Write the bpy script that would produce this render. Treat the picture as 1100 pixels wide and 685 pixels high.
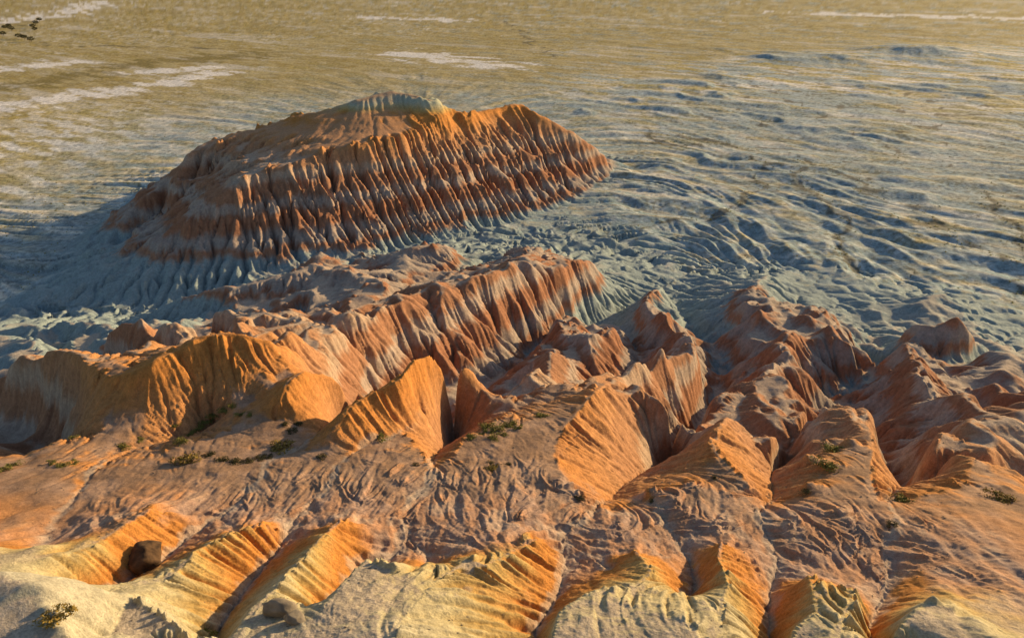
import bpy, math, random, time
import numpy as np
T0 = time.time()
for o in list(bpy.data.objects): bpy.data.objects.remove(o)
scene = bpy.context.scene
col = scene.collection
rng = np.random.default_rng(7)
random.seed(7)

# ------------------------------------------------------------------ camera, sky, sun, exposure
CAM_H = 110.0
PITCH = math.radians(25.0)
FPX = 863.0                                   # focal length in pixels of a 1100 px wide picture
cam = bpy.data.cameras.new('camera'); cam_o = bpy.data.objects.new('camera', cam); col.objects.link(cam_o)
cam.sensor_width = 36.0; cam.lens = 36.0 * FPX / 1100.0
cam.clip_start = 1.0; cam.clip_end = 30000.0
cam_o.location = (0, 0, CAM_H); cam_o.rotation_euler = (math.pi / 2 - PITCH, 0, 0)
scene.camera = cam_o

SUN_AZ = math.radians(35.0)                   # direction towards the sun, from +X towards +Y
SUN_EL = math.radians(13.0)
world = bpy.data.worlds.new('World'); scene.world = world; world.use_nodes = True
wn = world.node_tree.nodes; wl = world.node_tree.links
bg = wn['Background']
sky = wn.new('ShaderNodeTexSky'); sky.sky_type = 'NISHITA'; sky.sun_disc = False
sky.sun_elevation = SUN_EL; sky.sun_rotation = math.pi / 2 - SUN_AZ
wl.new(sky.outputs['Color'], bg.inputs['Color']); bg.inputs['Strength'].default_value = 0.095
sun = bpy.data.lights.new('sun', 'SUN'); sun.energy = 5.0; sun.angle = math.radians(0.6)
sun.color = (1.0, 0.72, 0.36)
sun_o = bpy.data.objects.new('sun', sun); col.objects.link(sun_o)
from mathutils import Vector
sd = Vector((math.cos(SUN_EL) * math.cos(SUN_AZ), math.cos(SUN_EL) * math.sin(SUN_AZ), math.sin(SUN_EL)))
sun_o.rotation_euler = sd.to_track_quat('Z', 'Y').to_euler(); sun_o.location = sd * 500
scene.view_settings.view_transform = 'Standard'; scene.view_settings.look = 'None'
scene.view_settings.gamma = 1.0; scene.view_settings.exposure = 0.55
scene.render.engine = 'CYCLES'

# ------------------------------------------------------------------ numeric helpers
SP, CP = math.sin(PITCH), math.cos(PITCH)
def place(u, v, z):
    """world point of elevation z on the sight line through photo point (u, v)"""
    xr = (u - 550.0) / FPX; vr = (v - 342.5) / FPX
    dy = CP - vr * SP; dz = -SP - vr * CP
    t = (z - CAM_H) / dz
    return (xr * t, dy * t, z)
perm = np.random.default_rng(11).permutation(256).astype(np.int32)
perm = np.concatenate([perm, perm, perm])
ga = np.random.default_rng(12).uniform(0, 2 * np.pi, 256)
GX, GY = np.cos(ga).astype(np.float32), np.sin(ga).astype(np.float32)
def perlin(x, y, seed=0):
    x = np.asarray(x, np.float32) + seed * 17.31; y = np.asarray(y, np.float32) - seed * 9.77
    xi = np.floor(x); yi = np.floor(y); fx = x - xi; fy = y - yi
    xi = xi.astype(np.int32) & 255; yi = yi.astype(np.int32) & 255
    u = fx * fx * fx * (fx * (fx * 6 - 15) + 10); v = fy * fy * fy * (fy * (fy * 6 - 15) + 10)
    def g(ax, ay, dx, dy):
        h = perm[perm[ax] + ay]
        return GX[h] * dx + GY[h] * dy
    n00 = g(xi, yi, fx, fy); n10 = g(xi + 1, yi, fx - 1, fy)
    n01 = g(xi, yi + 1, fx, fy - 1); n11 = g(xi + 1, yi + 1, fx - 1, fy - 1)
    a = n00 + u * (n10 - n00); b = n01 + u * (n11 - n01)
    return 1.5 * (a + v * (b - a))
def fbm(x, y, oct=4, seed=0, gain=0.5):
    s = 0; a = 1.0; n = 0
    for k in range(oct):
        s = s + a * perlin(x * 2 ** k, y * 2 ** k, seed + k * 3); n += a; a *= gain
    return s / n * 1.4
def sstep(a, b, x):
    t = np.clip((x - a) / (b - a), 0, 1); return t * t * (3 - 2 * t)
def mix(a, b, t): return a + (b - a) * t

# ------------------------------------------------------------------ terrain grid (finer near, coarser far)
DTH = 0.0015
th_f = np.arange(-math.radians(33.6), math.radians(33.6), DTH)
def grow(start, end, n, d0):
    q = 1.0
    lo, hi = 1.0, 2.0
    L = abs(end - start) / d0
    for _ in range(60):
        q = (lo + hi) / 2
        s = q * (q ** n - 1) / (q - 1 + 1e-12)
        if s < L: lo = q
        else: hi = q
    st = d0 * q ** np.arange(1, n + 1)
    return start + np.sign(end - start) * np.cumsum(st)
th = np.concatenate([grow(th_f[0], -math.radians(44), 28, DTH)[::-1], th_f, grow(th_f[-1], math.radians(56), 48, DTH)])
segs = [(22, 32, 2.2), (32, 90, 1.35), (90, 260, 1.5), (260, 450, 1.8), (450, 1100, 3.6)]
lr = []
for a, b, s in segs:
    n = int(round(math.log(b / a) / (DTH * s))); lr.append(math.log(a) + (math.log(b) - math.log(a)) * np.arange(n) / n)
lr.append(grow(math.log(1100), math.log(9000), 60, DTH * 3.6)); lr.insert(5, np.array([math.log(1100)]))
lnr = np.concatenate(lr)
NR, NT = len(lnr), len(th)
print('grid', NR, NT, NR * NT)

# ------------------------------------------------------------------ the lie of the land: crest and valley lines (photo u, v, elevation)
CRESTS = dict(
 mesa=[[(175,187,27),(190,175,30),(210,153,33),(240,145,35),(300,130,38),(345,117,45),(380,107,48),(405,100,49.5),(420,96,50.5),(440,100,49.5),(470,110,46.5),(500,116,42)],
       [(245,200,31),(255,188,32.5),(300,178,34.5),(340,165,36.5),(390,155,38),(430,145,39),(480,128,39),(520,119,38.3),(560,109,38.5),(580,120,35),(600,130,30),(630,148,21),(655,165,11)],
       [(245,200,31),(215,216,26),(180,242,20),(160,262,15),(130,290,8),(60,310,4.5),(0,318,3)],
       [(190,175,30),(155,207,20),(125,237,11),(90,257,4)],
       [(330,278,14),(345,262,18)]],
 m2=[[(150,337,10),(185,322,13),(215,311,18),(240,305,20),(300,295,21),(335,281,21),(365,284,22),(385,290,22),(400,298,22),(420,312,23),(440,318,28)]],
 k1=[[(395,283,13),(405,272,17),(440,262,20),(470,258,19),(485,266,16),(500,278,11)]],
 r1=[[(322,374,50),(345,370,47),(365,364,45.5),(385,348,43.8),(415,331,42),(443,322,40.3),(448,303,39),(480,307,38.4),(522,293,36.8),(548,288,35),(590,285,30.5),(612,281,27.5),(640,277,20)],
     [(548,288,35),(562,272,25),(575,263,15)]],
 la=[[(-60,385,46),(0,380,49),(20,377,50),(40,386,51),(62,379,53),(85,385,56),(100,396,59),(130,400,60.5),(160,391,61.5),(200,367,61.8),(250,354,62.5),(290,360,61.5),(310,371,57)]],
 p1=[[(90,385,33),(112,350,39),(130,346,41),(155,341,43),(175,353,46),(190,366,54)],
     [(262,358,50),(252,346,46),(230,328,43),(208,350,46)],
     [(310,368,54),(345,352,43),(332,334,37),(305,345,36),(280,348,35)]],
 b1=[[(-60,352,14),(0,350,16),(60,339,18),(80,345,19),(105,353,21)]],
 b2=[[(-60,360,20),(0,357,22),(40,361,23),(80,373,27),(92,384,33)]],
 ra=[[(300,432,59.5),(304,415,60.5),(328,396,60.5),(345,394,59),(370,398,57.5),(386,410,55)]],
 rb=[[(348,472,59.8),(373,437,61.5),(400,420,61.5),(430,408,62),(445,386,62),(465,372,61.5),(490,376,60),(508,392,56)]],
 q1=[[(545,448,56),(560,420,50),(580,400,45),(600,388,40),(630,375,34),(655,361,29),(666,359,27)],
     [(572,338,25),(592,333,26),(602,352,31),(596,372,36),(580,398,45)],
     [(606,342,24),(628,342,18)]],
 q2=[[(640,420,57),(660,403,51),(690,389,47),(725,376,42),(750,371,40)],
     [(750,371,40),(742,355,34),(722,342,29),(700,337,25),(690,323,20),(712,303,11)],
     [(660,403,51),(700,412,53),(725,428,53),(732,440,50)]],
 q3=[[(750,452,46),(765,426,41),(795,408,38),(818,404,37.5),(838,393,36),(848,380,34),(836,366,31),(826,352,28.5),(802,333,24),(815,300,14),(830,292,9)],
     [(790,318,18),(802,333,24)],
     [(818,404,37.5),(842,412,40),(870,428,43),(884,448,47),(872,470,53)]],
 q4=[[(842,358,31),(862,334,27),(885,345,28.5),(905,357,29.5),(930,371,28),(940,378,23)],
     [(868,322,16),(885,345,28.5)]],
 q5=[[(960,368,22),(968,364,24),(978,382,29),(986,400,34),(1008,428,39),(1040,442,43),(1065,455,48),(1080,478,54)]],
 q6=[[(972,352,20),(1000,345,25.5),(1032,333,28.5),(1045,345,26),(1064,366,18)]],
 q7=[[(1066,380,20),(1078,376,22),(1090,388,26),(1110,405,30),(1150,420,36)],
     [(1045,446,43),(1075,434,42),(1100,424,42),(1150,425,42)]],
 q8=[[(1000,478,53.5),(1010,466,51),(1050,462,51),(1075,480,54),(1095,522,58)],
     [(1100,470,50),(1085,455,47)]],
 q9=[[(900,478,55),(925,434,46),(935,450,50),(940,482,56.5)]],
 qa=[[(770,462,57),(780,445,52),(790,433,49),(800,440,51)],
     [(830,470,52.5),(860,448,48),(872,432,44)]],
 red=[[(955,345,7),(985,324,10),(1015,312,11),(1030,320,8)],[(925,340,7),(950,333,9)]],
 s1=[[(-40,612,75),(0,618,75),(12,617,75),(45,640,74),(65,668,74),(80,700,76)]],
 s2=[[(-60,585,68.5),(0,600,68),(25,591,67.75),(60,593,67.5),(78,600,66.75),(110,582,65.7),(150,552,64.32),(165,544,63.9)]],
 s3=[[(100,700,70.5),(140,642,69.25),(110,640,68.5),(128,624,67.75),(178,621,67),(196,608,66.5),(208,592,66.25),(235,577,65.4),(262,566,64.5),(290,562,63.6)],
     [(140,642,69.25),(180,662,70),(235,690,71)]],
 s4=[[(240,700,70),(270,652,68.25),(292,636,67.75),(312,610,66.75),(330,592,66.15),(350,572,65.1),(366,556,63.9)]],
 s5=[[(355,700,70.5),(352,645,69.5),(372,620,69),(394,597,68.75),(410,606,68.5),(436,618,68),(462,626,67.75),(490,610,66.75),(500,597,66.25),(522,606,66.5),(545,596,65.4),(566,584,64.2),(580,578,63.6)],
     [(462,626,67.75),(440,650,69.5),(420,690,71)]],
 s6=[[(590,690,70),(600,655,69),(630,634,68.25),(650,628,68),(664,638,68),(700,614,66.25),(690,600,65.1),(680,590,64.2)],
     [(664,638,68),(690,660,69),(740,668,69.5),(760,700,70.5)]],
 s7=[[(768,700,70),(776,655,68),(782,625,66.75),(776,608,66.15),(770,595,64.8),(775,580,63.9)]],
 s8=[[(845,700,70),(852,672,68.5),(876,655,67.5),(872,635,66.65),(868,615,65.1)],
     [(890,690,69.5),(912,655,67.75),(918,645,67.25),(914,630,66)]],
 s9=[[(950,690,70),(970,665,69),(996,646,68.25),(1012,650,68),(1045,668,68.5),(1070,690,69.5)],[(1012,650,68),(1040,655,67),(1070,675,66.5)]],
)
VALLEYS = [
 # foreground washes, running away from the camera to the slot gullies
 [(40,600,63.3),(55,572,61.38),(62,556,60.8),(85,528,59.5),(110,492,58),(140,477,57),(175,462,56.6),(225,440,56)],
 [(85,660,64.4),(97,648,63.58),(130,630,62.75),(165,612,61.92),(200,580,60.83),(250,547,60.5),(282,512,59.6),(285,497,59),(330,476,58),(352,452,55.5),(376,433,52.5),(392,414,48),(402,402,38.5),(440,397,35.2),(480,401,32),(520,396,28)],
 [(235,680,63.85),(272,625,62.2),(300,592,61.27),(316,560,61),(332,545,60.6),(355,520,60),(366,496,59.2),(392,478,58.2),(430,464,57.6),(456,452,56)],
 [(340,672,63.85),(372,632,62.75),(385,610,61.76),(430,596,61.1),(432,560,61),(440,540,60.6),(466,510,59.6),(463,497,58),(474,482,53),(490,455,46),(500,432,40),(512,412,33),(520,396,28),(545,386,24),(575,368,20),(615,356,13),(645,345,8.5),(700,318,4.5),(740,292,2.2),(772,280,1)],
 [(575,680,63.85),(600,642,61.92),(606,602,60.99),(604,576,60.66),(630,556,60.4),(645,543,58),(660,532,54.5),(690,506,49.5),(714,488,46),(737,463,41.5),(748,440,35.5),(766,410,28),(776,392,18.5),(752,362,12),(732,336,7.5),(724,320,5)],
 [(735,655,63.3),(748,632,61.92),(740,602,60.99),(722,572,60.55),(710,546,60),(690,536,58.5),(660,532,54.5)],
 [(470,612,62.48),(450,590,61.27),(432,565,60.66)],
 [(655,615,62.48),(640,600,61.65),(606,595,60.99)],
 [(825,685,63.3),(826,642,61.54),(836,606,60.94),(822,572,60.44),(816,550,60),(830,536,56),(828,510,52.5),(836,486,49),(856,462,45.5),(890,440,36),(905,428,31),(925,405,24),(940,390,19),(948,372,14),(928,350,8.5),(912,335,6.5),(908,305,3),(895,280,1)],
 [(930,680,63.85),(952,640,61.92),(956,610,61.32),(950,590,60.99),(964,560,61),(954,542,60),(958,528,56.5),(978,518,52),(971,498,47.5),(962,478,42),(945,455,38),(905,428,31)],
 [(625,416,44),(655,400,35),(688,380,24),(672,352,14),(645,345,8.5)],
 [(470,296,14),(435,312,19),(405,328,22),(345,342,18),(295,352,15.5),(220,347,12.5),(150,348,9),(100,338,4.5),(40,335,2)],
 [(470,296,14),(505,287,10),(535,270,6),(560,256,2.5)],
 [(330,300,12),(380,287,13),(395,292,15)],
 [(60,466,55),(30,456,49),(8,440,42),(-40,425,36)],
 [(95,390,30),(60,360,13),(20,345,8),(-40,343,4)],[(85,384,24),(40,372,15),(0,367,12),(-40,368,10)],
 [(190,376,48),(140,378,40),(105,388,32),(95,390,30)],
 [(230,362,46),(215,352,36),(205,340,16)],
 [(855,345,11),(858,318,5),(880,300,2.5)],[(880,418,24.5),(905,410,22),(930,398,19)],
 [(1078,440,37),(1052,424,31),(1035,408,27),(1015,396,19.5),(1058,382,14),(1085,362,7),(1110,345,3)],
 [(1030,500,52.5),(1000,505,51),(978,518,52)],
 [(1110,500,52),(1070,495,54)],
 [(350,132,38),(385,122,39.5),(415,115,40.3),(440,116,40.3),(465,120,39.5),(495,123,39)],
 [(250,170,33.5),(226,182,27),(200,200,20),(165,230,11),(130,262,4)],
 # foot of the mesa
 [(-80,332,1.5),(0,330,2),(60,327,2.5),(110,334,3),(190,331,3.5),(215,318,5),(262,302,7.5),(330,287,9),(400,272,8),(480,256,5),(560,237,3),(620,217,2),(665,182,1.2)],
]
SPOTS = [(20,520,60),(60,500,59),(10,560,61.5),(30,545,60.5),(120,530,60.2),(200,472,57.6),(250,462,57.3),(180,500,58.8),(230,510,59.6),(300,452,57.6),(270,430,56.8),(240,428,56.8),(300,408,57),(325,480,58.6),(300,500,59.4),(420,487,59),(400,500,59.4),
 (430,520,60.2),(390,540,60.9),(480,520,60),(500,500,59.2),(540,480,58.6),(515,470,58),(560,462,57.6),(600,520,60),(550,540,60.8),(588,470,58.4),(560,500,59.3),(500,560,61.4),(560,560,61.4),(660,565,61.4),(740,520,60),(722,535,60.3),(700,525,59.5),
 (780,530,59.8),(870,520,59.4),(900,500,58.2),(870,488,57.4),(915,470,56.8),(900,550,61),(850,560,61.2),(1040,540,60.3),(1000,570,61.5),(1080,525,59),(1000,600,62.5),(1080,600,62.6),(1090,560,60.8),(1060,505,57.4),(770,560,61.2),(740,550,60.8),
 (120,465,56.6),(60,472,56.6),(190,440,56.7),(226,427,57),(1050,625,63.8),(1100,640,64.5),(1150,600,62.5),(1150,540,60),(-60,500,59),(-60,470,56),(-60,545,60.8),(455,440,56),(440,470,58)]
LIPS = [  # edges of the terrace above the slot gullies
 [(640,420,57),(606,458,58),(595,480,58.5),(600,506,59.2),(622,530,59.8)],
 [(762,466,57.4),(768,484,58.4),(788,506,59),(806,520,59.5)],
 [(940,482,56.8),(935,502,58),(936,520,59),(942,536,59.8)],
 [(990,532,59.4),(1030,527,59.2),(1050,492,57),(1000,478,53.5)],
 [(450,478,58.2),(458,492,58.8)],[(490,490,58.8),(500,468,57.6),(525,455,57),(545,448,56)],
]
def world_line(pts, step=0.25):
    pts = list(pts)
    if pts[0][1] >= 680: pts.insert(0, (pts[0][0] + (pts[0][0] - 550) * 0.12, 820, pts[0][2] + 2.5))
    if pts[-1][1] >= 680: pts.append((pts[-1][0] + (pts[-1][0] - 550) * 0.12, 820, pts[-1][2] + 2.5))
    P = np.array([place(*p) for p in pts]); out = []
    for a, b in zip(P[:-1], P[1:]):
        n = max(2, int(np.linalg.norm((b - a)[:2]) / step)); t = np.linspace(0, 1, n)[:, None]
        out.append(a + (b - a) * t)
    return np.concatenate(out)
cons = []
for ls in CRESTS.values():
    for l in ls: cons.append(world_line(l))
for l in VALLEYS:
    P = world_line(l); d = np.hypot(P[:, 0], P[:, 1])
    P[:, 2] -= 5.0 * sstep(84, 105, d) * (1 - sstep(150, 200, d)) * sstep(8, 25, P[:, 2])      # deep, shaded gully floors
    cons.append(P)
for l in LIPS: cons.append(world_line(l))
for s in SPOTS:
    c = np.array(place(*s)); cons.append(np.array([c + (dx, dy, 0) for dx in (-.4, 0, .4) for dy in (-.4, 0, .4)]))
cons = np.concatenate(cons)
ZONE = [place(u, v, 1.0)[:2] for u, v in [(-260,340),(-100,328),(0,322),(30,300),(62,262),(118,226),(150,195)]] + \
       [(-165,420), (-70,508), (50,500)] + \
       [place(u, v, 1.0)[:2] for u, v in [(672,168),(690,190),(715,228),(738,262),(770,279),(850,274),(900,280),(935,298),(1000,298),(1060,316),(1110,332),(1260,350)]] + [(300, 20), (0, 5), (-300, 20)]
def inside(X, Y, poly):
    r = np.zeros(X.shape, bool); n = len(poly)
    for i in range(n):
        x1, y1 = poly[i]; x2, y2 = poly[(i + 1) % n]
        c = ((y1 > Y) != (y2 > Y)) & (X < (x2 - x1) * (Y - y1) / (y2 - y1 + 1e-12) + x1)
        r ^= c
    return r
def polar(T, R): return np.exp(R)[:, None] * np.sin(T)[None], np.exp(R)[:, None] * np.cos(T)[None]
def resample(a, T0_, R0_, T1, R1):
    """bilinear resample of a grid given on (R0,T0) to (R1,T1)"""
    fi = np.interp(R1, R0_, np.arange(len(R0_))); fj = np.interp(T1, T0_, np.arange(len(T0_)))
    i = np.minimum(fi.astype(int), len(R0_) - 2); j = np.minimum(fj.astype(int), len(T0_) - 2)
    u = (fi - i)[:, None].astype(np.float32); v = (fj - j)[None].astype(np.float32)
    b = a[i] * (1 - u) + a[i + 1] * u
    return b[:, j] * (1 - v) + b[:, j + 1] * v
def sub(a, k):
    s = a[::k]
    return s if s[-1] == a[-1] else np.append(s, a[-1])
z = None
for k in (16, 8, 4, 2):
    T, R = sub(th, k), sub(lnr, k)
    X, Y = polar(T, R)
    cr = np.log(np.hypot(cons[:, 0], cons[:, 1])); ct = np.arctan2(cons[:, 0], cons[:, 1])
    ok = (cr > R[0]) & (cr < R[-1]) & (ct > T[0]) & (ct < T[-1])
    i = np.round(np.interp(cr[ok], R, np.arange(len(R)))).astype(int); j = np.round(np.interp(ct[ok], T, np.arange(len(T)))).astype(int)
    sm = np.zeros(X.shape); cn = np.zeros(X.shape)
    np.add.at(sm, (i, j), cons[ok, 2]); np.add.at(cn, (i, j), 1)
    fix = cn > 0; val = np.where(fix, sm / np.maximum(cn, 1), 0)
    out = ~inside(X, Y, ZONE); val[out & ~fix] = 0.0; fix |= out
    z = np.where(fix, val, 30.0 if z is None else resample(z, Tp, Rp, T, R))
    dT = np.gradient(T); dR = np.gradient(R)
    wa = (1 / dT ** 2)[None, :]; wb = (1 / dR ** 2)[:, None]; den = 2 * (wa + wb)
    ii, jj = np.indices(X.shape); free = ~fix
    m0 = free & ((ii + jj) % 2 == 0); m1 = free & ((ii + jj) % 2 == 1)
    om = 1.85
    for it in range({16: 400, 8: 250, 4: 160, 2: 60}[k]):
        for m in (m0, m1):
            zp = np.pad(z, 1, mode='edge')
            s = (wa * (zp[1:-1, 2:] + zp[1:-1, :-2]) + wb * (zp[2:, 1:-1] + zp[:-2, 1:-1])) / den
            z = np.where(m, z + om * (s - z), z)
    Tp, Rp = T, R
print('laplace', time.time() - T0, z.min(), z.max())

# ------------------------------------------------------------------ running water: stream-power erosion at half resolution
OFF = [(-1, -1), (-1, 0), (-1, 1), (0, -1), (0, 1), (1, -1), (1, 0), (1, 1)]
def shift(p, o): return p[1 + o[0]:p.shape[0] - 1 + o[0], 1 + o[1]:p.shape[1] - 1 + o[1]]
def erode(z, X, Y, area, A, fixed, iters, k, m, hd, amax):    # k may vary over the ground
    Xp, Yp = np.pad(X, 1, mode='edge'), np.pad(Y, 1, mode='edge')
    D = [np.maximum(np.hypot(shift(Xp, o) - X, shift(Yp, o) - Y), 1e-3).astype(np.float32) for o in OFF]
    invD = [1 / d for d in D]
    r = np.random.default_rng(3)
    for it in range(iters):
        zp = np.pad(z, 1, mode='edge')
        best = np.zeros_like(z); rec = np.full(z.shape, -1, np.int8); zr = z.copy(); di = np.ones_like(z)
        zmin = np.full(z.shape, 1e9, np.float32)
        for n, o in enumerate(OFF):
            nb = shift(zp, o)
            s = (z - nb) * invD[n] * r.uniform(0.6, 1.0, z.shape[1]).astype(np.float32)[None]
            b = s > best
            best = np.where(b, s, best); rec[b] = n; zr = np.where(b, nb, zr); di = np.where(b, D[n], di)
            zmin = np.minimum(zmin, nb)
        Ap = np.pad(A, 1); rp = np.pad(rec, 1, constant_values=-1)
        An = area.copy()
        for n, o in enumerate(OFF):
            An += np.where(shift(rp, o) == 7 - n, shift(Ap, o), 0)
        A = 0.5 * A + 0.5 * An
        f = k * np.minimum(A, amax) ** m / np.maximum(di, 0.5)
        zn = (z + f * zr) / (1 + f)
        zn = np.where(rec < 0, zmin + 2e-3, zn)
        if hd > 0:
            q = np.pad(zn, 1, mode='edge')
            zn = zn + hd * (q[2:, 1:-1] + q[:-2, 1:-1] + q[1:-1, 2:] + q[1:-1, :-2] - 4 * zn)
        z = np.where(fixed, z, zn).astype(np.float32)
    return z, A
z = z.astype(np.float32); zlap = z.copy()
rr = np.hypot(X, Y)
rel = sstep(0.5, 6, z)                                     # relief mask: only where there are hills
pl = 1 - rel
ax = X * 0.80 - Y * 0.60; ay = X * 0.60 + Y * 0.80
side = sstep(-0.02, 0.25, X / np.maximum(Y, 1) + 0.10 * perlin(X / 120, Y / 120, 41))
wp = fbm(ax / 60, ay / 60, 3, 43)
b1 = np.abs(perlin((ax + wp * 22) / 62, (ay + wp * 16) / 30, 44)); b2 = np.abs(perlin((ax + wp * 12) / 26, (ay + wp * 9) / 14, 45))
broad = sstep(-0.3, 0.35, fbm(ax / 210, ay / 120, 3, 46))
zonef = sstep(215, 270, rr) * (1 - sstep(800, 1250, rr))
mh = np.clip(b1 * 1.6 + b2 * 0.5 - 0.20 + 0.15 * broad, 0, 3) * (2.4 + 2.0 * sstep(350, 700, rr)) * side * zonef * (0.2 + 0.8 * broad)
hill = np.exp(-(((X - 465) / 70) ** 2 + ((Y - 960) / 60) ** 2)) * 11 + np.exp(-(((X - 330) / 90) ** 2 + ((Y - 900) / 50) ** 2)) * 5
for u, v, w, hgt in [(655,270,5.0,4.2), (623,276,4.0,3.0), (700,258,9,3), (760,262,8,2.6)]:
    c = place(u, v, 1.0); hill = hill + hgt * np.exp(-((X - c[0]) ** 2 + (Y - c[1]) ** 2) / w ** 2)
mh = mh + hill * (1 - 0.5 * b2)
z = z + ((1 - sstep(3, 8, z)) * mh).astype(np.float32)
z = z + (pl * (fbm(X / 40, Y / 40, 3, 51) * 0.5 + fbm(X / 9, Y / 9, 3, 52) * .25 - 0.004 * np.clip(Y - 250, 0, 800))).astype(np.float32)
flat_top = np.clip(1.6 * np.exp(-(((X + 58) / 75) ** 2 + ((Y - 375) / 62) ** 2)), 0, 1) * sstep(34, 38, z)
n1 = fbm(X / 22, Y / 22, 4, 1) * 1.3 * sstep(85, 130, rr) * (1 - .6 * sstep(250, 280, rr)) + fbm(X / 7, Y / 7, 4, 5) * (0.22 + 0.6 * sstep(80, 120, rr) + .45 * (1 - sstep(54, 58, z)) * (1 - sstep(80, 120, rr)))
crk = (0.55 - 2 * np.abs(fbm(X / 19 + .3 * perlin(X / 11, Y / 11, 8), Y / 23, 2, 9))) * 3.0 + (0.5 - 2 * np.abs(perlin(X / 8, Y / 9, 10))) * 1.3
n1 = n1 + crk * sstep(88, 112, rr) * (1 - sstep(205, 245, rr)) * (1 - sstep(52, 57, z)) * sstep(4, 12, z)
n1 = n1 * (1 - 0.6 * flat_top)
z = z + (n1 * rel).astype(np.float32)
dTT, dRR = np.gradient(T), np.gradient(R)
area = (np.exp(2 * R)[:, None] * dRR[:, None] * dTT[None]).astype(np.float32)
far_fixed = (rr > 1150) | (rr < 24.5)
mound_q = mh
z2, A = erode(z, X, Y, area, area.copy(), far_fixed, 90, (0.0014 + 0.0095 * sstep(78, 115, rr) * (1 - .92 * flat_top)).astype(np.float32), 0.5, 0.0015, 250.0)
print('erode', time.time() - T0, float(np.abs(z2 - z).max()))
# ------------------------------------------------------------------ full-resolution relief
zb = resample(z2, Tp, Rp, th, lnr).astype(np.float32)
acc = resample(np.log(A / area + 1), Tp, Rp, th, lnr)
logA = resample(np.log10(A + 0.01), Tp, Rp, th, lnr).astype(np.float32)
X, Y = [a.astype(np.float32) for a in polar(th, lnr)]
rr = np.hypot(X, Y)
def grads(z):
    dzr = np.gradient(z, np.exp(lnr), axis=0); dzt = np.gradient(z, th, axis=1) / rr
    s, c = np.sin(th)[None], np.cos(th)[None]
    return (dzr * s + dzt * c).astype(np.float32), (dzr * c - dzt * s).astype(np.float32)
def blur(a, n):
    for _ in range(n):
        p = np.pad(a, 1, mode='edge')
        a = (p[1:-1, 1:-1] * 2 + p[2:, 1:-1] + p[:-2, 1:-1] + p[1:-1, 2:] + p[1:-1, :-2]) / 6
    return a
def sample(a, fi, fj):
    fi = np.clip(fi, 0, NR - 1.001); fj = np.clip(fj, 0, NT - 1.001)
    i = fi.astype(np.int32); j = fj.astype(np.int32); u = fi - i; v = fj - j
    f = a.ravel(); k = i * NT + j
    return (f[k] * (1 - v) + f[k + 1] * v) * (1 - u) + (f[k + NT] * (1 - v) + f[k + NT + 1] * v) * u
zb = mix(zb, blur(zb, 9), 0.8 * sstep(84, 105, rr) * (1 - sstep(215, 245, rr))).astype(np.float32)   # weathered, rounded crests
gx0, gy0 = grads(blur(zb, 6)); gx0, gy0 = blur(gx0, 4), blur(gy0, 4)
slope = np.hypot(gx0, gy0)
zf = zb.copy()
mesa_m = (1 - sstep(15, 70, np.hypot((X + 60) / 1.6, Y - 360) - 70)) * sstep(225, 250, Y + 0.0 * X)
flute = np.zeros_like(zb)
fgm = 1 - sstep(66, 82, rr); midm = (sstep(66, 82, rr) * (1 - mesa_m)).astype(np.float32); farm = sstep(120, 160, rr)
T8, R8 = sub(th, 8), sub(lnr, 8)
pot = blur(np.log1p(np.clip(resample(zlap, Tp, Rp, T8, R8), 0, 60)), 260)
pot = resample(pot, T8, R8, th, lnr)
bz = resample(zlap, Tp, Rp, th, lnr)
px_, py_ = grads(pot)
lowf = (1 - sstep(1.2, 4.5, bz)).astype(np.float32)
lp = np.hypot(px_, py_) + 1e-9; l0 = np.hypot(gx0, gy0) + 1e-6
rt = sstep(30, 100, X - .12 * (Y - 300)) 
ang = 2.0 + 0.9 * fbm(X / 170, Y / 170, 2, 191) + .25 * fbm(X / 45, Y / 45, 2, 193)
qx, qy = mix(px_ / lp, np.cos(ang), rt), mix(py_ / lp, np.sin(ang), rt)
fx_, fy_ = mix(gx0 / l0, qx, lowf), mix(gy0 / l0, qy, lowf)
fan = (np.maximum(sstep(0.10, 0.6, pot), .9 * rt * (1 - sstep(520, 800, rr))) * (1 - sstep(2.5, 6, bz)) * sstep(215, 250, rr)).astype(np.float32)
lf_ = np.hypot(fx_, fy_) + 1e-6; fx_, fy_ = fx_ / lf_, fy_ / lf_
div = np.gradient(fx_ * np.sin(th)[None] + fy_ * np.cos(th)[None], np.exp(lnr), axis=0) + np.gradient(fx_ * np.cos(th)[None] - fy_ * np.sin(th)[None], th, axis=1) / rr
stop = 1 - sstep(0.5, 1.3, -div * 0.02 * rr)               # the trace ends on a crest
# steps up the fall line, in grid units
l = np.hypot(gx0, gy0) + 1e-6
up_r = (fx_ * np.sin(th)[None] + fy_ * np.cos(th)[None]) * stop; up_t = (fx_ * np.cos(th)[None] - fy_ * np.sin(th)[None]) * stop
h = 0.0024
Fi = np.arange(NR, dtype=np.float32)[:, None] + (up_r * h / np.gradient(lnr)[:, None]).astype(np.float32)
Fj = np.arange(NT, dtype=np.float32)[None] + (up_t * h / np.gradient(th)[None]).astype(np.float32)
def regional(lf, lm, lq, lM, seed):
    a = perlin(X / lf, Y / lf, seed) * fgm + mesa_m * perlin(X / lM, Y / lM, seed + 2)
    a = mix(a, perlin(X / (lM * .62), Y / (lM * .62), seed + 4), fan)
    return (a + (1 - fan) * midm * ((1 - farm) * perlin(X / lm, Y / lm, seed + 1) + farm * perlin(X / lq, Y / lq, seed + 3))).astype(np.float32)
ribs = [regional(1.1, 1.7, 3.6, 13.0, 201), regional(0.55, 0.8, 1.7, 5.5, 211), regional(0.3, 0.45, 0.85, 2.4, 221)]
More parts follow.
